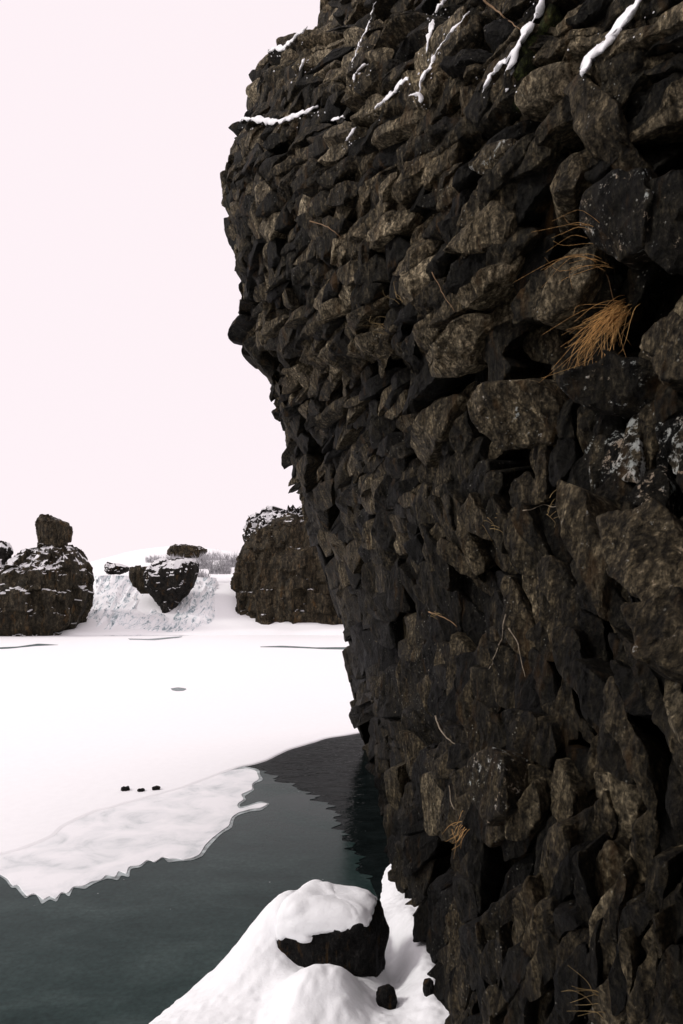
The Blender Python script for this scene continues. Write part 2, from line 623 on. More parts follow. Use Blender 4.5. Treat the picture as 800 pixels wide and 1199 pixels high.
# thin slush under the surface, a few floating flecks
_sl = ramp(_nt, noise(_nt, 2.2, 7, .65, _mp.outputs[0], .6), [(.35, (.004, .006, .006)), (.7, (.010, .014, .014))])
_vo = N(_nt, 'ShaderNodeTexVoronoi')
_vo.inputs['Scale'].default_value = 4.5
_nt.links.new(_pos, _vo.inputs['Vector'])
_fl = ramp(_nt, _vo.outputs['Distance'], [(.03, 1.0), (.05, 0.0)])
_fm = ramp(_nt, noise(_nt, 1.1, 3, .5, _pos), [(.55, 0.0), (.6, .8)])
_nt.links.new(mix(_nt, math_(_nt, 'MULTIPLY', _fl, _fm), _sl, (.4, .43, .43)), _b.inputs['Base Color'])

xs = np.concatenate([-np.geomspace(3000, 62, 40), np.linspace(-60, 60, 161), np.geomspace(62, 3000, 40)])
ys = np.concatenate([-np.geomspace(2500, 32, 30), np.linspace(-30, 66, 49), np.linspace(67, 110, 130), np.geomspace(111, 4000, 70)])
GX, GY = np.meshgrid(xs, ys)
GP = np.stack([GX, GY, GX * 0], -1)


def ground_z(X, Y):
    P = np.stack([X, Y, X * 0], -1)
    inl = sstep(-75, -66, X) * (1 - sstep(45, 52, X)) * sstep(-24, -18, Y) * (1 - sstep(69, 73.5, Y + 1.2 * vn(P * .12, 4)))
    rise = .15 + .75 * sstep(70, 77, Y) + 5.1 * sstep(74, 88, Y) + .35 * fbm(P * .22, 3, 6)
    hill = 7.5 * np.exp(-((X + 33) / 24) ** 2) * sstep(92, 135, Y) + 3.0 * sstep(88, 170, Y) * sstep(-60, -20, X) - 2.2 * sstep(95, 190, Y)
    side = 5.0 + 1.2 * fbm(P * .05, 3, 7)
    z_out = np.where(Y > 60, rise + hill, side)
    return -1.6 * inl + (1 - inl) * z_out


GZ = ground_z(GX, GY)
tag(mesh_obj('snow_ground', np.stack([GX, GY, GZ], -1).reshape(-1, 3), [grid_faces(len(xs), len(ys))], M_SNOW), kind='structure')
tag(mesh_obj('lake_water', [(-80, -26, 0), (54, -26, 0), (54, 76, 0), (-80, 76, 0)], [(0, 1, 2, 3)], M_WATER), kind='structure')


def densify(pts, step):
    out = []
    for i in range(len(pts) - 1):
        a, b = np.array(pts[i], float), np.array(pts[i + 1], float)
        n = max(1, int(np.linalg.norm(b - a) / step))
        for k in range(n): out.append(a + (b - a) * k / n)
    out.append(np.array(pts[-1], float))
    return np.array(out)


def smooth_path(P, k=3):
    for _ in range(k):
        P = np.concatenate([P[:1], .25 * P[:-2] + .5 * P[1:-1] + .25 * P[2:], P[-1:]])
    return P


def sheet(name, edge, rest, z, mat, thick=.1, jag=.05, lip=.06, step=1.5, streak=0.0):
    """a floating sheet of ice: 'edge' is its visible shore in pixels, 'rest' closes it in metres"""
    E = np.array([on_z(x, y, z)[:2] for x, y in smooth_path(densify(edge, step))])
    e3 = np.stack([E[:, 0], E[:, 1], E[:, 0] * 0], -1)
    E = E + np.stack([vn(e3 * 2.2, 1), vn(e3 * 2.2, 2)], -1) * jag
    E[:, 0] += streak * (vn(e3 * (0, 7, 0), 5) + .6 * vn(e3 * (0, 17, 0), 6))
    R = densify(rest, 3.0) if rest else np.zeros((0, 2))
    P = np.concatenate([E, R]) if len(R) else E
    n = len(P)
    prev, nxt = np.roll(P, 1, 0), np.roll(P, -1, 0)
    t = nxt - prev
    t /= np.linalg.norm(t, axis=1, keepdims=True) + 1e-9
    nrm = np.stack([t[:, 1], -t[:, 0]], -1)
    ar = .5 * np.sum(P[:, 0] * nxt[:, 1] - nxt[:, 0] * P[:, 1])
    if ar < 0: nrm = -nrm
    rings = [np.c_[P - nrm * lip, np.full(n, z)], np.c_[P - nrm * lip * .3, np.full(n, z - thick * .18)], np.c_[P, np.full(n, z - thick * .5)], np.c_[P - nrm * lip * .4, np.full(n, z - thick)]]
    V = np.concatenate(rings)
    F_ = [tuple(range(n))] if ar > 0 else [tuple(range(n))[::-1]]
    for r in range(3):
        for i in range(n):
            j = (i + 1) % n
            f = (r * n + i, (r + 1) * n + i, (r + 1) * n + j, r * n + j)
            F_.append(f if ar > 0 else f[::-1])
    return mesh_obj(name, V, F_, mat, None, False)


ICE_EDGE = [(0, 1001), (22, 996), (39, 990), (60, 979), (78, 969), (88, 960), (101, 955), (118, 948), (130, 946), (146, 940), (163, 936), (180, 932), (195, 928),
            (205, 925), (224, 920), (247, 910), (262, 905), (280, 897), (300, 894), (322, 884), (338, 877), (352, 873), (365, 869), (384, 863), (405, 860), (425, 857), (445, 850)]
tag(sheet('lake_ice', ICE_EDGE, [(6, 19.5), (20, 22), (50, 60), (50, 75), (-76, 75), (-76, 9), (-20, 10.2), (-9, 10.5)], .040, M_SNOW, .07, .05, .10, 5), kind='structure')

M_SKIM, _nt, _b = new_mat('new_ice')
_pos = coords(_nt).outputs['Position']
_mp = N(_nt, 'ShaderNodeMapping')
_mp.inputs['Scale'].default_value = (.8, 1.3, 1)
_nt.links.new(_pos, _mp.inputs['Vector'])
_n = noise(_nt, 1.0, 7, .62, _mp.outputs[0], .3)
_n2 = noise(_nt, 16, 4, .6, _pos)
_c = ramp(_nt, _n, [(.3, (.012, .025, .0235)), (.5, (.022, .039, .037)), (.72, (.042, .064, .061))])
_c = mix(_nt, 1.0, _c, ramp(_nt, _n2, [(.3, .75), (.7, 1.25)]), 'MULTIPLY')
_vo = N(_nt, 'ShaderNodeTexVoronoi')
_vo.inputs['Scale'].default_value = 3.6
_nt.links.new(_pos, _vo.inputs['Vector'])
_fl = ramp(_nt, _vo.outputs['Distance'], [(.035, 1.0), (.055, 0.0)])
_fm = ramp(_nt, noise(_nt, 1.3, 3, .5, _pos), [(.54, 0.0), (.6, .8)])
_nt.links.new(mix(_nt, math_(_nt, 'MULTIPLY', _fl, _fm), _c, (.35, .38, .38)), _b.inputs['Base Color'])
_nt.links.new(ramp(_nt, _n, [(.35, .10), (.7, .28)]), _b.inputs['Roughness'])
_b.inputs['IOR'].default_value = 1.14
_b.inputs['Specular IOR Level'].default_value = .5
_b.inputs['Specular Tint'].default_value = (.80, 1, .98, 1)
bump(_nt, _b, _n, .12, .05)
SKIM = [(292, 905), (306, 899), (312, 903), (324, 908), (331, 916), (343, 917), (351, 923), (362, 928), (369, 938), (381, 943), (389, 953), (393, 963), (402, 971), (406, 983), (415, 993), (424, 1001), (428, 1014), (430, 1030)]
tag(sheet('skim_ice', SKIM, [(.6, 8.2), (.2, 7.4), (-1.0, 6.3), (-3, 3.2), (-6, 0), (-30, -2), (-30, 9), (-9, 11.5), (-4, 13)], .008, M_SKIM, .012, .10, .004, 1.5, .16), kind='structure')

M_SHELF, _nt, _b = new_mat('wet_ice')
_pos = coords(_nt).outputs['Position']
_n = noise(_nt, 1.5, 7, .62, _pos, .5)
_nt.links.new(ramp(_nt, _n, [(.30, (.52, .56, .57)), (.45, (.78, .80, .81)), (.6, (.90, .905, .915))]), _b.inputs['Base Color'])
_b.inputs['Roughness'].default_value = .4
bump(_nt, _b, _n, .3, .03)
SHELF = [(-40, 1000), (0, 1022), (8, 1028), (13, 1037), (20, 1035), (29, 1050), (38, 1046), (49, 1054), (57, 1049), (65, 1053), (72, 1044), (80, 1046), (84, 1038), (97, 1037), (105, 1032),
         (117, 1030), (124, 1024), (136, 1026), (141, 1019), (150, 1023), (153, 1014), (165, 1013), (172, 1006), (182, 1009), (190, 1003), (198, 1005), (208, 1005), (216, 1007), (226, 1005), (235, 1001),
         (240, 990), (249, 981), (258, 974), (268, 967), (273, 956), (280, 951), (295, 947), (306, 946), (314, 941), (305, 940), (292, 944), (281, 947), (278, 942), (286, 936), (281, 930),
         (296, 924), (297, 917), (304, 911), (303, 903), (290, 899), (262, 903), (205, 922), (150, 936), (80, 962), (0, 996), (-40, 998)]
shelf = sheet('ice_shelf', SHELF, None, .025, M_SHELF, .05, .03, .008)
tag(shelf, 'thin grey white shelf of wet ice with scalloped edge reaching into the dark water', 'ice shelf')
M_SLUSH = plain('slush', (.27, .31, .31), .4, .3, .75, 5)
_c = np.array(SHELF, float)
_t = np.roll(_c, -1, 0) - np.roll(_c, 1, 0)
_nr = np.stack([-_t[:, 1], _t[:, 0]], -1) / (np.linalg.norm(_t, axis=1, keepdims=True) + 1e-9)
_pk = np.stack([_c[:, 0] * .11, _c[:, 1] * .11, _c[:, 0] * 0], -1)
_rim = [tuple(p) for p in _c + _nr * (3.2 + 3.6 * vn(_pk, 77))[:, None]]
slush = sheet('slush_rim', _rim, None, .014, M_SLUSH, .004, .03, .002)
slush.location = slush.location - shelf.location
slush.parent = shelf

M_CRACK = plain('crack_ice', (.16, .21, .215), .25, .4, .35, 2)
for lab, pts in (('narrow grey meltwater crack across the ice below the left rock stack', [(-30, 759), (20, 757), (45, 753.5), (70, 755), (40, 756.5), (10, 759.5), (-30, 761)]),
                 ('long thin grey meltwater crack across the ice below the flat topped far cliff', [(305, 757), (330, 756), (352, 757), (370, 758), (415, 757.5), (415, 760.5), (380, 760), (355, 758.8), (328, 758), (305, 757.6)]),
                 ('small oval grey puddle alone on the open white lake ice', [(200, 806), (209, 804.6), (219, 806), (217, 808.5), (206, 809), (201, 808)]),
                 ('thin teal water line along the foot of the frozen falls', [(150, 747.5), (175, 748), (205, 745.5), (215, 744.8), (212, 746.5), (180, 749.6), (152, 749)])):
    tag(sheet('meltwater_patch', pts, None, .052, M_CRACK, .01, .03, .01), lab, 'meltwater')

# ------------------------------------------------------------------ the snowy bank in the foreground
SHORE = np.array([(-9, -2.0), (-5.5, 1.8), (-3.5, 4.3), (-2.02, 6.1), (-1.25, 7.25), (-.75, 7.95), (-.2, 8.35), (.28, 8.5), (.5, 8.9), (.62, 9.6), (.74, 10.1), (1.6, 10.6), (4, 10.8)])


def seg_dist(P, A, B):
    d = B - A
    t = np.clip(((P - A) @ d) / (d @ d), 0, 1)
    return np.linalg.norm(P - (A + t[..., None] * d), axis=-1), d[0] * (P[..., 1] - A[1]) - d[1] * (P[..., 0] - A[0])


def bank_z(X, Y):
    P = np.stack([X, Y], -1)
    best = np.full(X.shape, 1e9)
    sg = np.zeros(X.shape)
    for i in range(len(SHORE) - 1):
        dd, s_ = seg_dist(P, SHORE[i], SHORE[i + 1])
        m = dd < best
        best = np.where(m, dd, best)
        sg = np.where(m, np.sign(s_), sg)
    D = -best * sg
    P3 = np.stack([X, Y, X * 0], -1)
    D = D + .10 * vn(P3 * 1.3, 12)
    z = np.where(D > 0, .34 * (1 - np.exp(-np.maximum(D, 0) / .36)) + .105 * np.maximum(D, 0), 1.2 * D)
    z = z + .20 * np.maximum(0, 4.6 - Y) * sstep(0, 1, D)
    z = z + .40 * np.exp(-((X + .30) / .45) ** 2 - ((Y - 7.25) / .38) ** 2)     # drift behind and left of the boulder
    z = z + .34 * np.exp(-((X + .80) / .38) ** 2 - ((Y - 6.85) / .6) ** 2)
    z = z + .19 * np.exp(-((X + .56) / .27) ** 2 - ((Y - 6.90) / .40) ** 2)
    z = z + .38 * np.exp(-(np.abs((X + .17) / .36) ** 3) - ((Y - 5.74) / .40) ** 2)     # hump before the boulder
    z = z - .30 * np.exp(-((X - .50) / .17) ** 2 - ((Y - 6.9) / .75) ** 2)      # hollow beside it
    z = z + .10 * np.exp(-((X - .75) / .2) ** 2 - ((Y - 6.5) / 1.6) ** 2)
    z = z + .05 * fbm(P3 * 1.6, 4, 15) + .028 * fbm(P3 * 5.5, 4, 16) * sstep(-.6, .1, X) + .010 * vn(P3 * 17, 18)
    return z


bx = np.concatenate([np.linspace(-9, -2.6, 50, endpoint=False), np.linspace(-2.6, 2.2, 300)])
by = np.concatenate([np.linspace(-8, 4.2, 60, endpoint=False), np.linspace(4.2, 11, 340)])
BX, BY = np.meshgrid(bx, by)
tag(mesh_obj('snow_bank', np.stack([BX, BY, np.maximum(bank_z(BX, BY), -.8)], -1).reshape(-1, 3), [grid_faces(len(bx), len(by))], M_SNOWB), kind='structure')


def lump(c, r, nu=72, nv=40, power=.72, rot=0.0, amp=.12, freq=2.4, seed=0, tilt=0.0):
    """a noise-shaped boulder: rounded block, returns (nv,nu,3) grid"""
    u = np.linspace(0, 2 * math.pi, nu, endpoint=False)
    v = np.linspace(-math.pi / 2 + .02, math.pi / 2 - .02, nv)
    U, Vv = np.meshgrid(u, v)
    f = lambda x: np.sign(x) * np.abs(x) ** power
    P = np.stack([f(np.cos(Vv)) * f(np.cos(U)), f(np.cos(Vv)) * f(np.sin(U)), f(np.sin(Vv))], -1)
    nrm = P / np.linalg.norm(P, axis=-1, keepdims=True)
    P = P * np.array(r)
    P = P + nrm * (fbm(P * freq / np.mean(r) + seed * 3.1, 4, seed) * amp * np.mean(r) * 2)[..., None]
    P[..., 0] += P[..., 2] * tilt
    cz, sz = math.cos(rot), math.sin(rot)
    x = P[..., 0] * cz - P[..., 1] * sz
    y = P[..., 0] * sz + P[..., 1] * cz
    P[..., 0], P[..., 1] = x, y
    return P + np.array(c)


def lump_obj(name, P, mat, parent=None, sharp=.8):
    nv, nu = P.shape[:2]
    V = np.concatenate([P.reshape(-1, 3), P[0].mean(0)[None], P[-1].mean(0)[None]])
    Q = grid_faces(nu, nv, True)
    k = np.arange(nu)
    T = np.concatenate([np.stack([(k + 1) % nu, k, np.full(nu, nu * nv)], -1),
                        np.stack([(nv - 1) * nu + k, (nv - 1) * nu + (k + 1) % nu, np.full(nu, nu * nv + 1)], -1)])
    return mesh_obj(name, V, [Q, T], mat, parent, True, sharp, {'tone': np.full(len(V), .4)})


def grid_normals(P):
    du = np.roll(P, -1, 1) - np.roll(P, 1, 1)
    dv = np.gradient(P, axis=0)
    n = np.cross(du, dv)
    return n / (np.linalg.norm(n, axis=-1, keepdims=True) + 1e-9)


M_BOULD = rock_material('boulder_rock', 1.6, None, [(.25, (.006, .006, .006)), (.5, (.016, .015, .014)), (.75, (.05, .046, .04))], wet=False, lichen=False)
bc = (-.10, 6.68, .55)
bp_ = lump(bc, (.48, .36, .52), 170, 110, .44, -.3, .10, 1.7, 4, .08)
bs_ = bp_.copy()
bp_ = bp_ + vn3(bp_ * 7, 44) * .022 + vn3(bp_ * 19, 45) * .010
tag(lump_obj('boulder', bp_, M_BOULD), 'black boulder with a snow cap on the bank at the foot of the cliff', 'boulder')
for _ in range(6):
    bs_[1:-1] = .25 * bs_[:-2] + .5 * bs_[1:-1] + .25 * bs_[2:]
    bs_ = .25 * np.roll(bs_, 1, 1) + .5 * bs_ + .25 * np.roll(bs_, -1, 1)
nn = grid_normals(bs_)
zrel = (bs_[..., 2] - bc[2]) / .53
edge = zrel + .35 * nn[..., 2] - .75 * (bp_[..., 0] - bc[0]) + .22 * fbm(bp_ * 6, 4, 60) + .10 * vn(bp_ * 22, 61)
sm = zrel + .35 * nn[..., 2] - .75 * (bp_[..., 0] - bc[0])
th = -.09 * (1 - sstep(.66, .80, edge)) + (.018 + .045 * sstep(.8, 1.4, sm)) * sstep(.68, .82, edge)
tag(lump_obj('snow_drift', bs_ + nn * th[..., None], M_SNOWB, None, None), 'thick white snow cap lying on top of the black foreground boulder', 'snow cap')
for lab, (px, row, z), r, sd in (('small round black stone in the snow just right of the boulder foot', (452, 1170, .62), (.085, .09, .12), 3),
                                 ('tiny dark stone in the snow against the foot of the cliff', (502, 1158, .72), (.045, .05, .09), 5)):
    p = on_z(px, row, z)
    zz = float(bank_z(np.array([p.x]), np.array([p.y]))[0])
    for _ in range(4):
        p = on_z(px, row, zz + .03)
        zz = float(bank_z(np.array([p.x]), np.array([p.y]))[0])
    tag(lump_obj('stone', lump((p.x, p.y, zz + .02), r, 40, 26, .8, .3, .15, 2, sd), M_BOULD), lab, 'stone')
for lab, px, row, r in (('left and largest of three black stones at the lake ice edge', 147, 923.5, (.11, .09, .06)),
                        ('middle and flattest of three black stones at the lake ice edge', 165, 924.5, (.09, .08, .035)),
                        ('right of three black stones at the lake ice edge', 183, 922.5, (.10, .09, .05))):
    p = on_z(px, row, .07)
    tag(lump_obj('stone', lump((p.x, p.y, .06), tuple(x * .8 for x in r), 32, 20, .8, .4, .22, 2.6, px), M_BOULD), lab, 'stone')

# ------------------------------------------------------------------ far rocks: lofted through their outlines at their own distance
M_FAR = rock_material('far_basalt', .45, (.98, .8, 1.0), [(.22, (.008, .008, .0075)), (.38, (.020, .018, .013)), (.48, (.050, .040, .025)), (.66, (.12, .088, .050))], wet=False, lichen=False)
M_FARM = rock_material('far_basalt_dusted', .45, (.66, 1.0, 1.5), [(.22, (.008, .008, .0075)), (.38, (.018, .0165, .012)), (.48, (.042, .035, .023)), (.66, (.10, .075, .045))], wet=False, lichen=False)
M_FARS = rock_material('far_basalt_snowy', .5, (.30, .9, 2.0), [(.25, (.008, .008, .0075)), (.6, (.026, .023, .019)), (.85, (.055, .045, .032))], wet=False, lichen=False)


def loft(name, rows, Y, depth, mat, parent=None, nz=70, na=120, amp=.5, freq=.5, seed=0, col=.25):
    """rows: (row, left px, right px) from top to bottom; a solid of elliptical sections, its front at distance Y"""
    R = np.array(rows, float)
    rr = np.linspace(R[0, 0], R[-1, 0], nz)
    l = np.interp(rr, R[:, 0], R[:, 1])
    r = np.interp(rr, R[:, 0], R[:, 2])
    k = Y / F
    z = H + (HZ - rr) * k
    cx = ((l + r) / 2 - CX) * k
    hw = (r - l) / 2 * k
    a = np.linspace(0, 2 * math.pi, na, endpoint=False)
    A, Zi = np.meshgrid(a, np.arange(nz))
    pw = lambda x, e: np.sign(x) * np.abs(x) ** e
    dep = np.minimum(depth, np.maximum(hw * .9, depth * .35))
    P = np.stack([cx[Zi] + hw[Zi] * pw(np.cos(A), .75), Y + depth * .5 + dep[Zi] * pw(np.sin(A), .75), z[Zi]], -1)
    hor = np.stack([np.cos(A), np.sin(A), np.sin(A) * 0], -1)
    t = (np.minimum(np.arange(nz), nz - 1 - np.arange(nz)) / nz)[Zi]
    rg_ = 1 - np.abs(fbm(P * freq * 1.3 + seed + 5, 4, seed + 2, .65)) * 2.6
    bumpy = fbm(P * freq + seed, 5, seed, .65) * amp * 1.3 + (rg_ - .4) * amp * .5
    wp = P + vn3(P * .9, seed + 60) * .35
    cell = np.floor(wp * np.array((.75, .75, .42)) * (1.4 if amp < .4 else 1.0) + seed).astype(np.int64)
    bumpy = bumpy * .55 + _hash(cell[..., 0], cell[..., 1], cell[..., 2], seed) * amp * .8
    colm = vn(np.stack([P[..., 0] * 1.3, P[..., 1] * 1.3, P[..., 2] * .16], -1) + seed, seed + 5) * col
    P = P + hor * (bumpy + colm)[..., None]
    P[..., 2] += fbm(P * freq * 2.2 + 9, 4, seed + 9, .7) * amp * .6 + _hash(cell[..., 0], cell[..., 1], cell[..., 2] * 0, seed + 8) * amp * .7 * np.linspace(1, 0, nz)[:, None]
    return lump_obj(name, P[::-1], mat, parent, .5)


def z2(pts):   # zoomed-picture coordinates (420 x 190 px region at 1.905x)
    return [(590 + y / 1.905, a / 1.905, b / 1.905) for y, a, b in pts]


ls = empty('rock_stack', ((45 - CX) / F * 74, 76, 0))
tag(ls, 'dark snow streaked rock stack with a block balanced on top at far left', 'rock stack')
loft('rock_base', z2([(92, 72, 136), (102, 34, 144), (118, 22, 156), (135, 4, 168), (160, -40, 170), (200, -60, 166), (240, -70, 160), (268, -75, 152), (284, -75, 138), (300, -75, 122)]), 72, 5, M_FARM, ls, 90, 170, .55, .55, 3)
loft('top_block', z2([(26, 84, 106), (31, 77, 122), (40, 73, 138), (58, 75, 143), (80, 77, 141), (100, 74, 138)]), 73, 2.6, M_FAR, ls, 46, 90, .30, .8, 6, .1)
tag(loft('rock_outcrop', z2([(84, -30, 2), (100, -40, 9), (140, -50, 10), (200, -60, 8), (300, -60, 0)]), 71, 3, M_FARS, None, 60, 80, .35, .7, 8), 'dark outcrop cut by the picture edge beside the balanced rock stack', 'rock')
far_cliff = tag(loft('far_cliff', z2([(24, 575, 800), (32, 558, 830), (44, 548, 860), (60, 543, 900), (85, 540, 920), (130, 520, 940), (200, 511, 950), (250, 514, 950), (290, 512, 950)]), 80, 12, M_FAR, None, 110, 300, .65, .5, 12, .45),
    'broad dark flat topped basalt cliff with snowy crest right of the frozen falls', 'cliff')
crest = loft('snowy_crest', z2([(8, 590, 700), (20, 562, 720), (34, 545, 730), (52, 540, 740), (62, 540, 740), (80, 540, 730)]), 79.6, 10, M_FARS, None, 50, 240, 1.0, 1.1, 21, .2)
crest.location = crest.location - far_cliff.location
crest.parent = far_cliff
tag(loft('wedge_rock', z2([(122, 352, 420), (128, 335, 428), (136, 322, 430), (146, 314, 430), (165, 308, 426), (185, 314, 420), (205, 328, 402), (222, 340, 388), (236, 352, 378), (250, 360, 368)]), 78, 4.2, M_FARS, None, 70, 130, .20, .9, 14, .15),
    'dark heart shaped rock island between the two frozen falls', 'rock')
tag(loft('rock_outcrop', z2([(140, 286, 326), (148, 284, 334), (166, 286, 338), (184, 292, 338), (200, 312, 340)]), 78.4, 2.4, M_FAR, None, 36, 60, .25, 1.0, 31, .1), 'low dark rock joined to the left shoulder of the heart shaped island', 'rock')
for lab, pts, Y, sd in (('small dark snow topped rock on the lip above the left frozen fall', [(132, 236, 262), (140, 232, 282), (150, 233, 280), (156, 240, 262)], 86, 41),
                        ('low flat dark rock half buried in snow at the lip of the left fall', [(160, 232, 252), (164, 218, 258), (168, 215, 262), (172, 216, 262)], 86, 43),
                        ('dark scrubby rock ledge on the crest of the white hill', [(90, 388, 402), (95, 378, 446), (102, 372, 458), (110, 372, 452), (118, 380, 440), (126, 384, 430)], 118, 45)):
    tag(loft('rock_outcrop', z2(pts), Y, 1.6 if Y < 100 else 2.5, M_FARS if sd != 45 else M_FAR, None, 30, 60, .30, 1.3, sd, .1), lab, 'rock')

# frozen waterfalls: sheets of ice over a stepped slope, ridged with drapes and hung with icicles
M_FALL, _nt, _b = new_mat('fall_ice')
_pos = coords(_nt).outputs['Position']
_mp = N(_nt, 'ShaderNodeMapping')
_mp.inputs['Scale'].default_value = (2.4, .8, .26)
_nt.links.new(_pos, _mp.inputs['Vector'])
_n = noise(_nt, .9, 7, .68, _mp.outputs[0], .8)
_nt.links.new(ramp(_nt, _n, [(.35, (.12, .19, .21)), (.42, (.43, .51, .54)), (.475, (.80, .84, .86)), (.53, (.92, .925, .935))]), _b.inputs['Base Color'])
_b.inputs['Roughness'].default_value = .35
bump(_nt, _b, _n, .3, .15)


def fall(label, rows, Yt, Yb, seed):
    R = np.array(rows, float)
    nz, na = 110, 130
    rr = np.linspace(R[0, 0], R[-1, 0], nz)
    l, r = np.interp(rr, R[:, 0], R[:, 1]), np.interp(rr, R[:, 0], R[:, 2])
    T = np.linspace(0, 1, nz)
    Yc = Yt + (Yb - Yt) * (T ** 1.3)
    Uu, Ti = np.meshgrid(np.linspace(0, 1, na), np.arange(nz))
    bow = np.sin(Uu * math.pi) ** .5
    Yg = Yc[Ti] - 1.5 * bow + 1.8
    px = l[Ti] + (r - l)[Ti] * Uu
    X = (px - CX) / F * Yc[Ti]
    Z = H + (HZ - rr[Ti]) / F * Yc[Ti]
    P = np.stack([X, Yg, Z], -1)
    dr = np.stack([X * 1.1, X * 0 + Yg * .25, Z * .22], -1)
    rid = 1 - np.abs(vn(dr, seed)) * 2
    P[..., 1] -= .45 * rid + .7 * fbm(P * .35, 3, seed + 3, .4)
    P[..., 2] += .10 * fbm(P * .7, 3, seed + 7)
    P[..., 2] = np.maximum(P[..., 2], .05)
    root = empty('frozen_waterfall', (float(X.mean()), Yb, 0))
    tag(root, label, 'frozen waterfall')
    mesh_obj('ice_sheet', P.reshape(-1, 3), [grid_faces(na, nz)[:, ::-1]], M_FALL, root)
    V, Fc = [], []
    rg = random.Random(seed)
    for _ in range(70):      # hanging icicles in rows
        i, j = rg.randrange(8, nz - 25), rg.randrange(6, na - 6)
        b = P[i, j] + np.array((0, -.12, .1))
        ln, rd = rg.uniform(.4, 1.5), rg.uniform(.05, .13)
        k0 = len(V)
        for s in range(5):
            an = s * 1.2566
            V.append(b + np.array((math.cos(an) * rd, math.sin(an) * rd, 0)))
        V.append(b + np.array((0, -.05, -ln)))
        for s in range(5): Fc.append((k0 + s, k0 + 5, k0 + (s + 1) % 5))
    tag(mesh_obj('icicles', V, Fc, M_FALL, root), kind='stuff')


fall('broad frozen fall of bluish ice drapes left of the heart shaped island', [(674, 104, 150), (682, 98, 160), (695, 95, 172), (712, 94, 182), (728, 92, 205), (742, 96, 216), (748, 110, 218)], 85, 71, 5)
fall('narrow curving frozen fall pouring right of the heart shaped island', [(676, 222, 250), (684, 222, 254), (696, 214, 256), (710, 205, 254), (724, 198, 250), (738, 192, 240), (746, 190, 228)], 85, 71.5, 9)

# frosted scrub on the slope above the right-hand fall
M_TWIG = plain('frosted_twig', (.46, .455, .47), .8, .1, .75, 2.5)


def bush(px, row, Y, wpx, hpx, label, seed):
    rg = random.Random(seed)
    c = np.array(at(px, row, Y))
    k = Y / F
    V, Fc = [], []
    for _ in range(170):
        a = rg.uniform(0, 6.283)
        rr = rg.random() ** .5
        b = c + np.array((math.cos(a) * rr * wpx * .5 * k, math.sin(a) * rr * wpx * .4 * k, -.5))
        ln = hpx * k * rg.uniform(.25, .95) * (1 - .6 * rr * rr)
        tip = b + np.array((rg.gauss(0, .42) * ln, rg.gauss(0, .42) * ln, ln + .5))
        mid = (b + tip) / 2 + np.array((rg.gauss(0, .1), rg.gauss(0, .1), 0)) * ln
        w_ = rg.uniform(.03, .07)
        k0 = len(V)
        for p, ww in ((b, w_), (mid, w_ * .8)):
            for an in (0, 2.09, 4.19): V.append(p + np.array((math.cos(an) * ww, math.sin(an) * ww, 0)))
        V.append(tip)
        for s in range(3):
            t = (s + 1) % 3
            Fc += [(k0 + s, k0 + t, k0 + 3 + t, k0 + 3 + s), (k0 + 3 + s, k0 + 3 + t, k0 + 6)]
        if rg.random() < .8:       # a side twig
            k0 = len(V)
            q = mid + np.array((rg.gauss(0, .3), rg.gauss(0, .3), rg.uniform(.2, .6))) * ln * .6
            for an in (0, 2.09, 4.19): V.append(mid + np.array((math.cos(an), math.sin(an), 0)) * w_ * .6)
            V.append(q)
            for s in range(3): Fc.append((k0 + s, k0 + (s + 1) % 3, k0 + 3))
    tag(mesh_obj('frosted_bush', V, Fc, M_TWIG, None, False), label, 'bush', 'frosted bushes on the slope above the falls')


for i, (px, row, Y, w_, h_, lab) in enumerate([
        (182, 655, 104, 22, 8, 'low frosted bush at the left end of the scrub above the heart shaped island'),
        (205, 655, 106, 26, 9, 'low frosted bush just below the dark ledge on the hill crest'),
        (236, 662, 98, 26, 20, 'tall grey frosted bush right behind the top of the heart shaped island'),
        (258, 668, 96, 26, 24, 'tall grey frosted bush between the island and the far cliff'),
        (252, 652, 110, 34, 11, 'frosted bush on the skyline right of the dark ledge'),
        (274, 660, 100, 24, 20, 'grey frosted bush close against the left edge of the far cliff'),
        (232, 674, 94, 26, 12, 'short frosted bush at the lip of the narrow curving fall')]):
    bush(px, row, Y, w_, h_, lab, 100 + i)

# ------------------------------------------------------------------ things on the cliff, set on its real surface by ray
bpy.context.view_layer.update()
DG = bpy.context.evaluated_depsgraph_get()
EYE = Vector((0, 0, H))


def hit(px, row):
    d_ = (at(px, row, 1.0) - EYE).normalized()
    ok, loc, nrm, _, ob, _ = sc.ray_cast(DG, EYE, d_)
    if not ok or loc.y > 26: return None
    return np.array(loc), np.array(nrm)


def tube(pts, radii, ns=8, flat=None):
    """round or flattened tube with closed ends; flat = (axis, ratio) squashes along an axis"""
    P = np.array(pts)
    V, Fc = [], []
    T = np.gradient(P, axis=0)
    T /= np.linalg.norm(T, axis=1, keepdims=True) + 1e-9
    up = np.array((.31, .2, .93))
    for p, t, r in zip(P, T, radii):
        a = np.cross(t, up)
        a /= np.linalg.norm(a) + 1e-9
        b = np.cross(a, t)
        for s in range(ns):
            an = 2 * math.pi * s / ns
            v = (a * math.cos(an) + b * math.sin(an)) * r
            if flat is not None: v = v + flat[0] * (v @ flat[0]) * (flat[1] - 1)
            V.append(p + v)
    n = len(P)
    for i in range(n - 1):
        for s in range(ns):
            t = (s + 1) % ns
            Fc.append((i * ns + s, i * ns + t, (i + 1) * ns + t, (i + 1) * ns + s))
    Fc.append(tuple(range(ns))[::-1])
    Fc.append(tuple((n - 1) * ns + s for s in range(ns)))
    return V, Fc


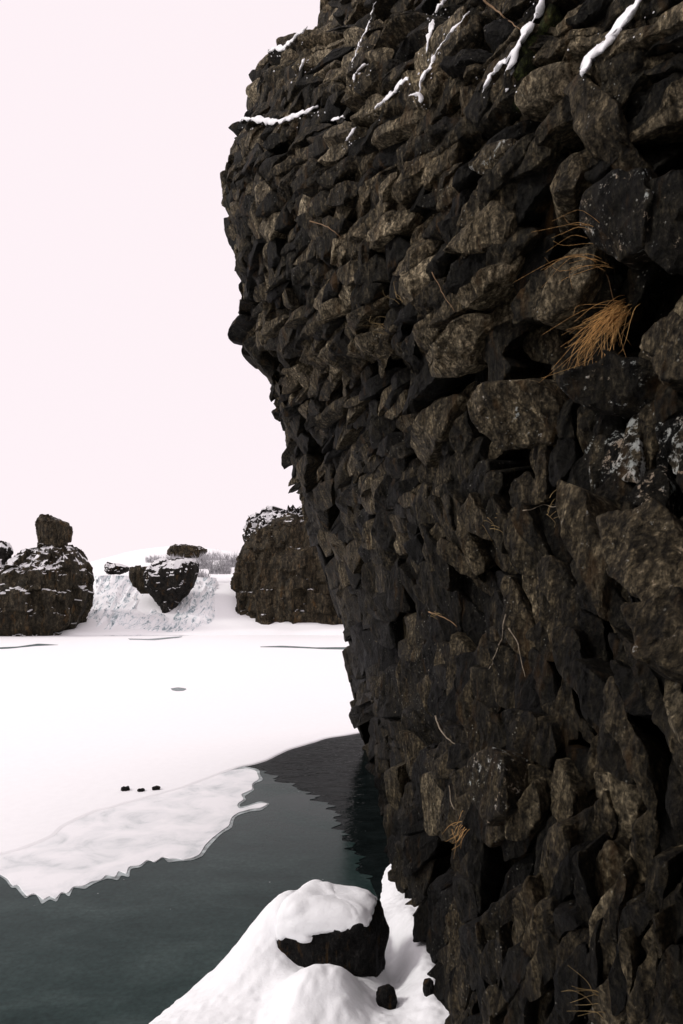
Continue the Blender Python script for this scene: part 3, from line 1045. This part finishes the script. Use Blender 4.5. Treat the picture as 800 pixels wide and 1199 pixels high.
M_MOSSR = rock_material('mossy_basalt', 1.2, None, [(.25, (.010, .013, .005)), (.5, (.028, .034, .010)), (.8, (.075, .085, .025))], wet=False, lichen=False)
CV, CF = [], []
STRIPS = [
    ('long snow line on the ledge at the left shoulder of the cliff', [(281, 140), (300, 139), (312, 142), (330, 140), (345, 136), (358, 131), (371, 124)], 6, 0),
    ('snow resting on the skyline notch at the top left of the cliff', [(313, 61), (331, 56), (345, 46), (361, 31)], 6, 0),
    ('small snow dab on dark rock under the skyline notch', [(355, 70), (354, 75), (351, 82)], 5, 0),
    ('thin snow thread running down a crack from the top edge', [(441, 0), (433, 28), (422, 53), (413, 72)], 3.6, 0),
    ('hooked snow curl below the thin snow thread', [(431, 73), (423, 77), (417, 86), (415, 96)], 5, 0),
    ('slanting snow strip on a ledge in the middle of the upper cliff', [(479, 93), (464, 103), (450, 116), (438, 129)], 6, 1),
    ('short faint snow streak under the slanting strip', [(416, 150), (412, 157), (407, 164)], 4.5, 0),
    ('tiny flat snow dab right of the shoulder ledge', [(387, 139), (394, 137), (402, 136)], 3.5, 0),
    ('short upright snow strip near the top edge', [(508, 24), (502, 40), (499, 60)], 6, 1),
    ('long bent snow strip along a brown slab edge', [(549, 15), (535, 28), (521, 44), (510, 60), (499, 82), (491, 106)], 5.5, 1),
    ('arched snow dab above a dark hollow beside the brown slab', [(479, 113), (487, 112), (493, 115), (495, 121)], 4.5, 0),
    ('snow dab touching the top edge of the picture left of the mossy rock', [(523, 0), (516, 7), (510, 15)], 7, 0),
    ('thick long snow strip on the green mossy rock', [(640, -8), (622, 25), (609, 49), (604, 67), (596, 82), (595, 101)], 16, 2),
    ('forked side branch of snow left of the mossy strip', [(602, 62), (583, 74), (573, 88), (567, 106)], 9.5, 1),
    ('widest snow strip on the big rock at the upper right', [(756, -8), (730, 28), (709, 53), (692, 68), (680, 92)], 19, 1)]
for si, (lab, pts, wpx, ledge) in enumerate(STRIPS):
    pp = smooth_path(densify(pts, 1.8), 2)
    hs = []
    for x, y in pp:
        h_ = hit(x, y)
        if h_ is None:      # past the skyline: take the rock just inside it
            for dx in range(2, 16, 2):
                h_ = hit(x + dx, y + dx * .5)
                if h_: break
        hs.append(h_)
    ys_ = [h_[0][1] for h_ in hs if h_]
    med = float(np.median(ys_))
    dep = np.array([h_[0][1] if h_ else med for h_ in hs])
    dep = np.clip(dep, med * .9, med * 1.1)
    ker = np.ones(11) / 11
    dmin = np.array([dep[max(0, i - 4):i + 5].min() for i in range(len(dep))])
    dsm = np.convolve(np.pad(dmin, 5, mode='edge'), ker, 'valid') - .03
    P = np.array([at(x, y, Yd) for (x, y), Yd in zip(pp, dsm)])
    n = len(P)
    tt = np.linspace(0, 1, n)
    wm = wpx * .56 * dsm / F
    rad = wm * np.clip(np.minimum(tt, 1 - tt) * 6, .25, 1) ** .6 * np.maximum(.18, .9 + .55 * vn(P * 13, si) + .4 * vn(P * 37, si + 40))
    P2 = P + vn3(P * 6, si) * .02
    axis = np.array((-.75, -.35, .45))
    axis /= np.linalg.norm(axis)
    V, Fc = tube(P2, rad, 12, (axis, .42))
    rg = random.Random(si)
    for _ in range(int(4 + len(pts) * 2)):      # crumbs of snow caught on the stones round the strip
        x_, y_ = pts[rg.randrange(len(pts))]
        h_ = hit(x_ + rg.gauss(0, wpx * 1.1), y_ + abs(rg.gauss(0, wpx * 1.3)))
        if h_ is None: continue
        k0, r_ = len(CV), rg.uniform(.08, .22) * min(wpx, 5.5) * h_[0][1] / F
        tl = np.array((rg.uniform(-1, 0), rg.uniform(-.6, .6), rg.uniform(-1, 0)))
        v_, f_ = tube([h_[0] - tl * r_, h_[0] - tl * r_ * .4, h_[0] + tl * r_ * .5, h_[0] + tl * r_ * 1.2], np.array([.3, 1, .8, .2]) * r_, 7)
        CV += v_
        CF += [tuple(i + k0 for i in ff) for ff in f_]
    V = np.array(V)
    V = V + vn3(V * 18, 70) * .012 + vn3(V * 45, 71) * .010
    tag(mesh_obj('snow_strip', V, Fc, M_SNOW), lab, 'snow', 'snow strips on the ledges of the cliff')
    if ledge:                # the rock rib that carries the snow
        down = np.array((.55, .1, -.62))
        rr_ = np.interp(tt, [0, .15, .85, 1], [.6, 1, 1, .5]) * ((wm * 1.5 + .05) if ledge == 1 else (wm * 1.0 + .03))
        V, Fc = tube(P2 + down * rr_[:, None] * .85 - axis * (rr_[:, None] * .9 + .02), rr_, 14, (axis, 1.3))
        V = np.array(V)
        V = V + vn3(V * 5, 33) * .05 + vn3(V * 16, 34) * .02
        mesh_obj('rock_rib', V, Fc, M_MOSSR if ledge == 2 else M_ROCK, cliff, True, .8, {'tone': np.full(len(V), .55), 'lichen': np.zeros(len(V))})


tag(mesh_obj('snow_dusting', CV, CF, M_SNOW), 'loose crumbs of snow dusted over the uppermost stones of the cliff', 'snow', kind='stuff')


def tuft(label, px, row, n, length, droop, spread, seed, mat=None, cat='grass tuft', wid=.0035, lift=.0):
    """blades fan out from one root; droop = pixel direction of the tips"""
    h_ = hit(px, row)
    if h_ is None: return
    loc, nrm = h_
    rg = random.Random(seed)
    k = loc[1] / F
    V, Fc = [], []
    dirv = np.array((droop[0], 0, -droop[1]), float)
    dirv /= np.linalg.norm(dirv)
    out = np.array((-.55, -.75, .2))
    for _ in range(n):
        L_ = length * k * rg.uniform(.45, 1.1)
        dv = dirv + np.array((rg.gauss(0, spread), rg.gauss(0, spread * .6), rg.gauss(0, spread)))
        dv /= np.linalg.norm(dv)
        b = loc + nrm * .01 + np.array((rg.gauss(0, .03), rg.gauss(0, .03), rg.gauss(0, .03)))
        kk = np.array((rg.gauss(0, .09), rg.gauss(0, .09), rg.gauss(0, .09)))
        o_ = out * rg.uniform(.15, .5)
        pts = [b, b + (dv * .4 + o_ * .6 + np.array((0, 0, .12 + lift))) * L_ * .5, b + (dv * .8 + o_ * .5 + kk) * L_ * .85, b + (dv + o_ * .35 + np.array((0, 0, -.12)) - kk * 1.5) * L_ * 1.1]
        q = []
        for i in range(3):
            for s in range(3):
                t = s / 3
                q.append(np.array(pts[i]) * (1 - t) + np.array(pts[i + 1]) * t)
        q.append(np.array(pts[3]))
        q = np.array(q)
        q[1:-1] = .25 * q[:-2] + .5 * q[1:-1] + .25 * q[2:]
        v, f = tube(q, np.linspace(wid, wid * .25, len(q)), 4)
        k0 = len(V)
        V += v
        Fc += [tuple(i + k0 for i in ff) for ff in f]
    tag(mesh_obj('grass_tuft', V, Fc, mat or M_GRASS, None, True), label, cat, 'dry grass tufts growing from the cliff')


tuft('big orange tuft of dry grass drooping from the cliff below the hollow', 734, 364, 125, 74, (-.66, .72), .30, 1, wid=.0021)
tuft('loose ochre grass blades reaching left over a pale upright stone', 700, 308, 10, 66, (-1, .12), .10, 2, wid=.0018)
tuft('few thin ochre blades sticking out left above the pale upright stone', 697, 268, 6, 44, (-1, -.05), .12, 3, wid=.0017)
tuft('small straw tuft on the stone left of the cliff centre', 473, 352, 10, 26, (-.5, -.8), .35, 4, mat=M_STRAW, wid=.003)
tuft('sparse straw blades on a ledge in the upper left of the cliff', 452, 382, 7, 24, (-1, -.15), .2, 5, mat=M_STRAW, wid=.003)
tuft('short yellowish tuft in the middle of the cliff below the hollows', 575, 612, 14, 34, (.7, .5), .5, 6, mat=M_STRAW, wid=.002)
tuft('straggling pale blades beside the dark crack right of the cliff centre', 650, 600, 10, 40, (.8, .1), .5, 7, mat=M_STRAW, wid=.002)
tuft('small bright orange sprig low on the cliff near the water', 545, 968, 14, 26, (-.5, .8), .3, 8, wid=.002)
tuft('dry curled seedling at the bottom edge of the cliff', 702, 1178, 9, 46, (-.9, -.35), .25, 9, mat=M_STRAW, wid=.0016, lift=.2)
tuft('small brown tuft on the cliff above the foreground snow', 512, 720, 9, 26, (.9, .4), .4, 10, mat=M_STRAW, wid=.003)


def stem(label, pts, mat, wpx=1.4):
    pp = densify(pts, 4)
    hs = [hit(x, y) for x, y in pp]
    if any(h_ is None for h_ in hs): return
    dep = np.array([h_[0][1] for h_ in hs])
    dep = np.clip(dep, np.median(dep) * .9, np.median(dep) * 1.05)
    dsm = np.minimum(np.convolve(np.pad(dep, 2, mode='edge'), np.ones(5) / 5, 'valid'), dep) - .015
    P = np.array([at(x, y, Yd) for (x, y), Yd in zip(pp, dsm)])
    r = wpx * .5 * dsm / F * np.linspace(1.1, .5, len(P)) * (1 + .3 * vn(P * 30, 3))
    V, Fc = tube(P + vn3(P * 12, 5) * .012, r, 6)
    tag(mesh_obj('dry_stem', V, Fc, mat), label, 'stem', 'dry stems and roots hanging on the cliff')


for lab, pts, mt, wpx in [
        ('thin straight brown stem crossing a dark hollow left of centre', [(507, 318), (520, 345), (533, 364)], M_STEM, 1.3),
        ('bent brown stem on the upper left face', [(363, 258), (385, 266), (403, 280)], M_STEM, 1.3),
        ('brown stem dropping over the top edge between snow strips', [(567, 0), (588, 18), (609, 36)], M_STEM, 2.0),
        ('arching ochre stem above the big grass tuft', [(712, 320), (718, 345), (724, 366)], M_STEM, 1.6),
        ('bleached curved root low on the cliff near the waterline', [(511, 838), (514, 852), (524, 864), (533, 872)], M_ROOT, 2.2),
        ('forked bleached root below the curved one', [(526, 920), (528, 938), (536, 956)], M_ROOT, 1.6),
        ('long pale root running down below the cliff centre', [(592, 720), (588, 745), (580, 768), (572, 785)], M_ROOT, 2.0),
        ('second pale root crossing beside the long one', [(596, 735), (606, 755), (612, 778), (616, 792)], M_ROOT, 1.8),
        ('short pale stem on the stones right of the lichen', [(612, 598), (638, 592), (662, 596)], M_ROOT, 1.2),
        ('brown root slanting over stones below the centre', [(502, 716), (520, 722), (536, 734)], M_STEM, 2.0)]:
    stem(lab, pts, mt, wpx)
# ------------------------------------------------------------------ light, world, camera
sun_el, sun_az = math.radians(36), math.radians(-92)      # from the left, a little beyond the cliff
L = bpy.data.lights.new('sun', 'SUN')
L.energy = 1.5
L.angle = math.radians(10)
L.color = (1, .965, .92)
so = bpy.data.objects.new('sun', L)
COL.objects.link(so)
d = Vector((math.sin(sun_az) * math.cos(sun_el), math.cos(sun_az) * math.cos(sun_el), math.sin(sun_el)))
so.rotation_euler = d.to_track_quat('Z', 'Y').to_euler()
so.location = d * 60

w = bpy.data.worlds.new('World')
sc.world = w
w.use_nodes = True
nt = w.node_tree
bg = nt.nodes['Background']
sky = nt.nodes.new('ShaderNodeTexSky')
sky.sky_type = 'NISHITA'
sky.sun_disc = False
sky.sun_elevation = sun_el
sky.sun_rotation = sun_az
cl = mix(nt, .96, sky.outputs[0], (10.3, 9.2, 9.55))
nt.links.new(cl, bg.inputs['Color'])
bg.inputs['Strength'].default_value = .1

cam = bpy.data.cameras.new('camera')
cam.sensor_width = 36
cam.lens = 36 * F / 1199
cam.shift_y = (HZ - 599.5) / 1199
cam.clip_end = 6000
co = bpy.data.objects.new('camera', cam)
COL.objects.link(co)
co.location = (0, 0, H)
co.rotation_euler = (math.pi / 2, 0, 0)
sc.camera = co
vs = sc.view_settings
vs.view_transform = 'Standard'
vs.look = 'None'
vs.gamma = 1
vs.use_curve_mapping = False
vs.exposure = 0
sc.cycles.max_bounces = 6
sc.cycles.diffuse_bounces = 3
sc.cycles.use_denoising = True
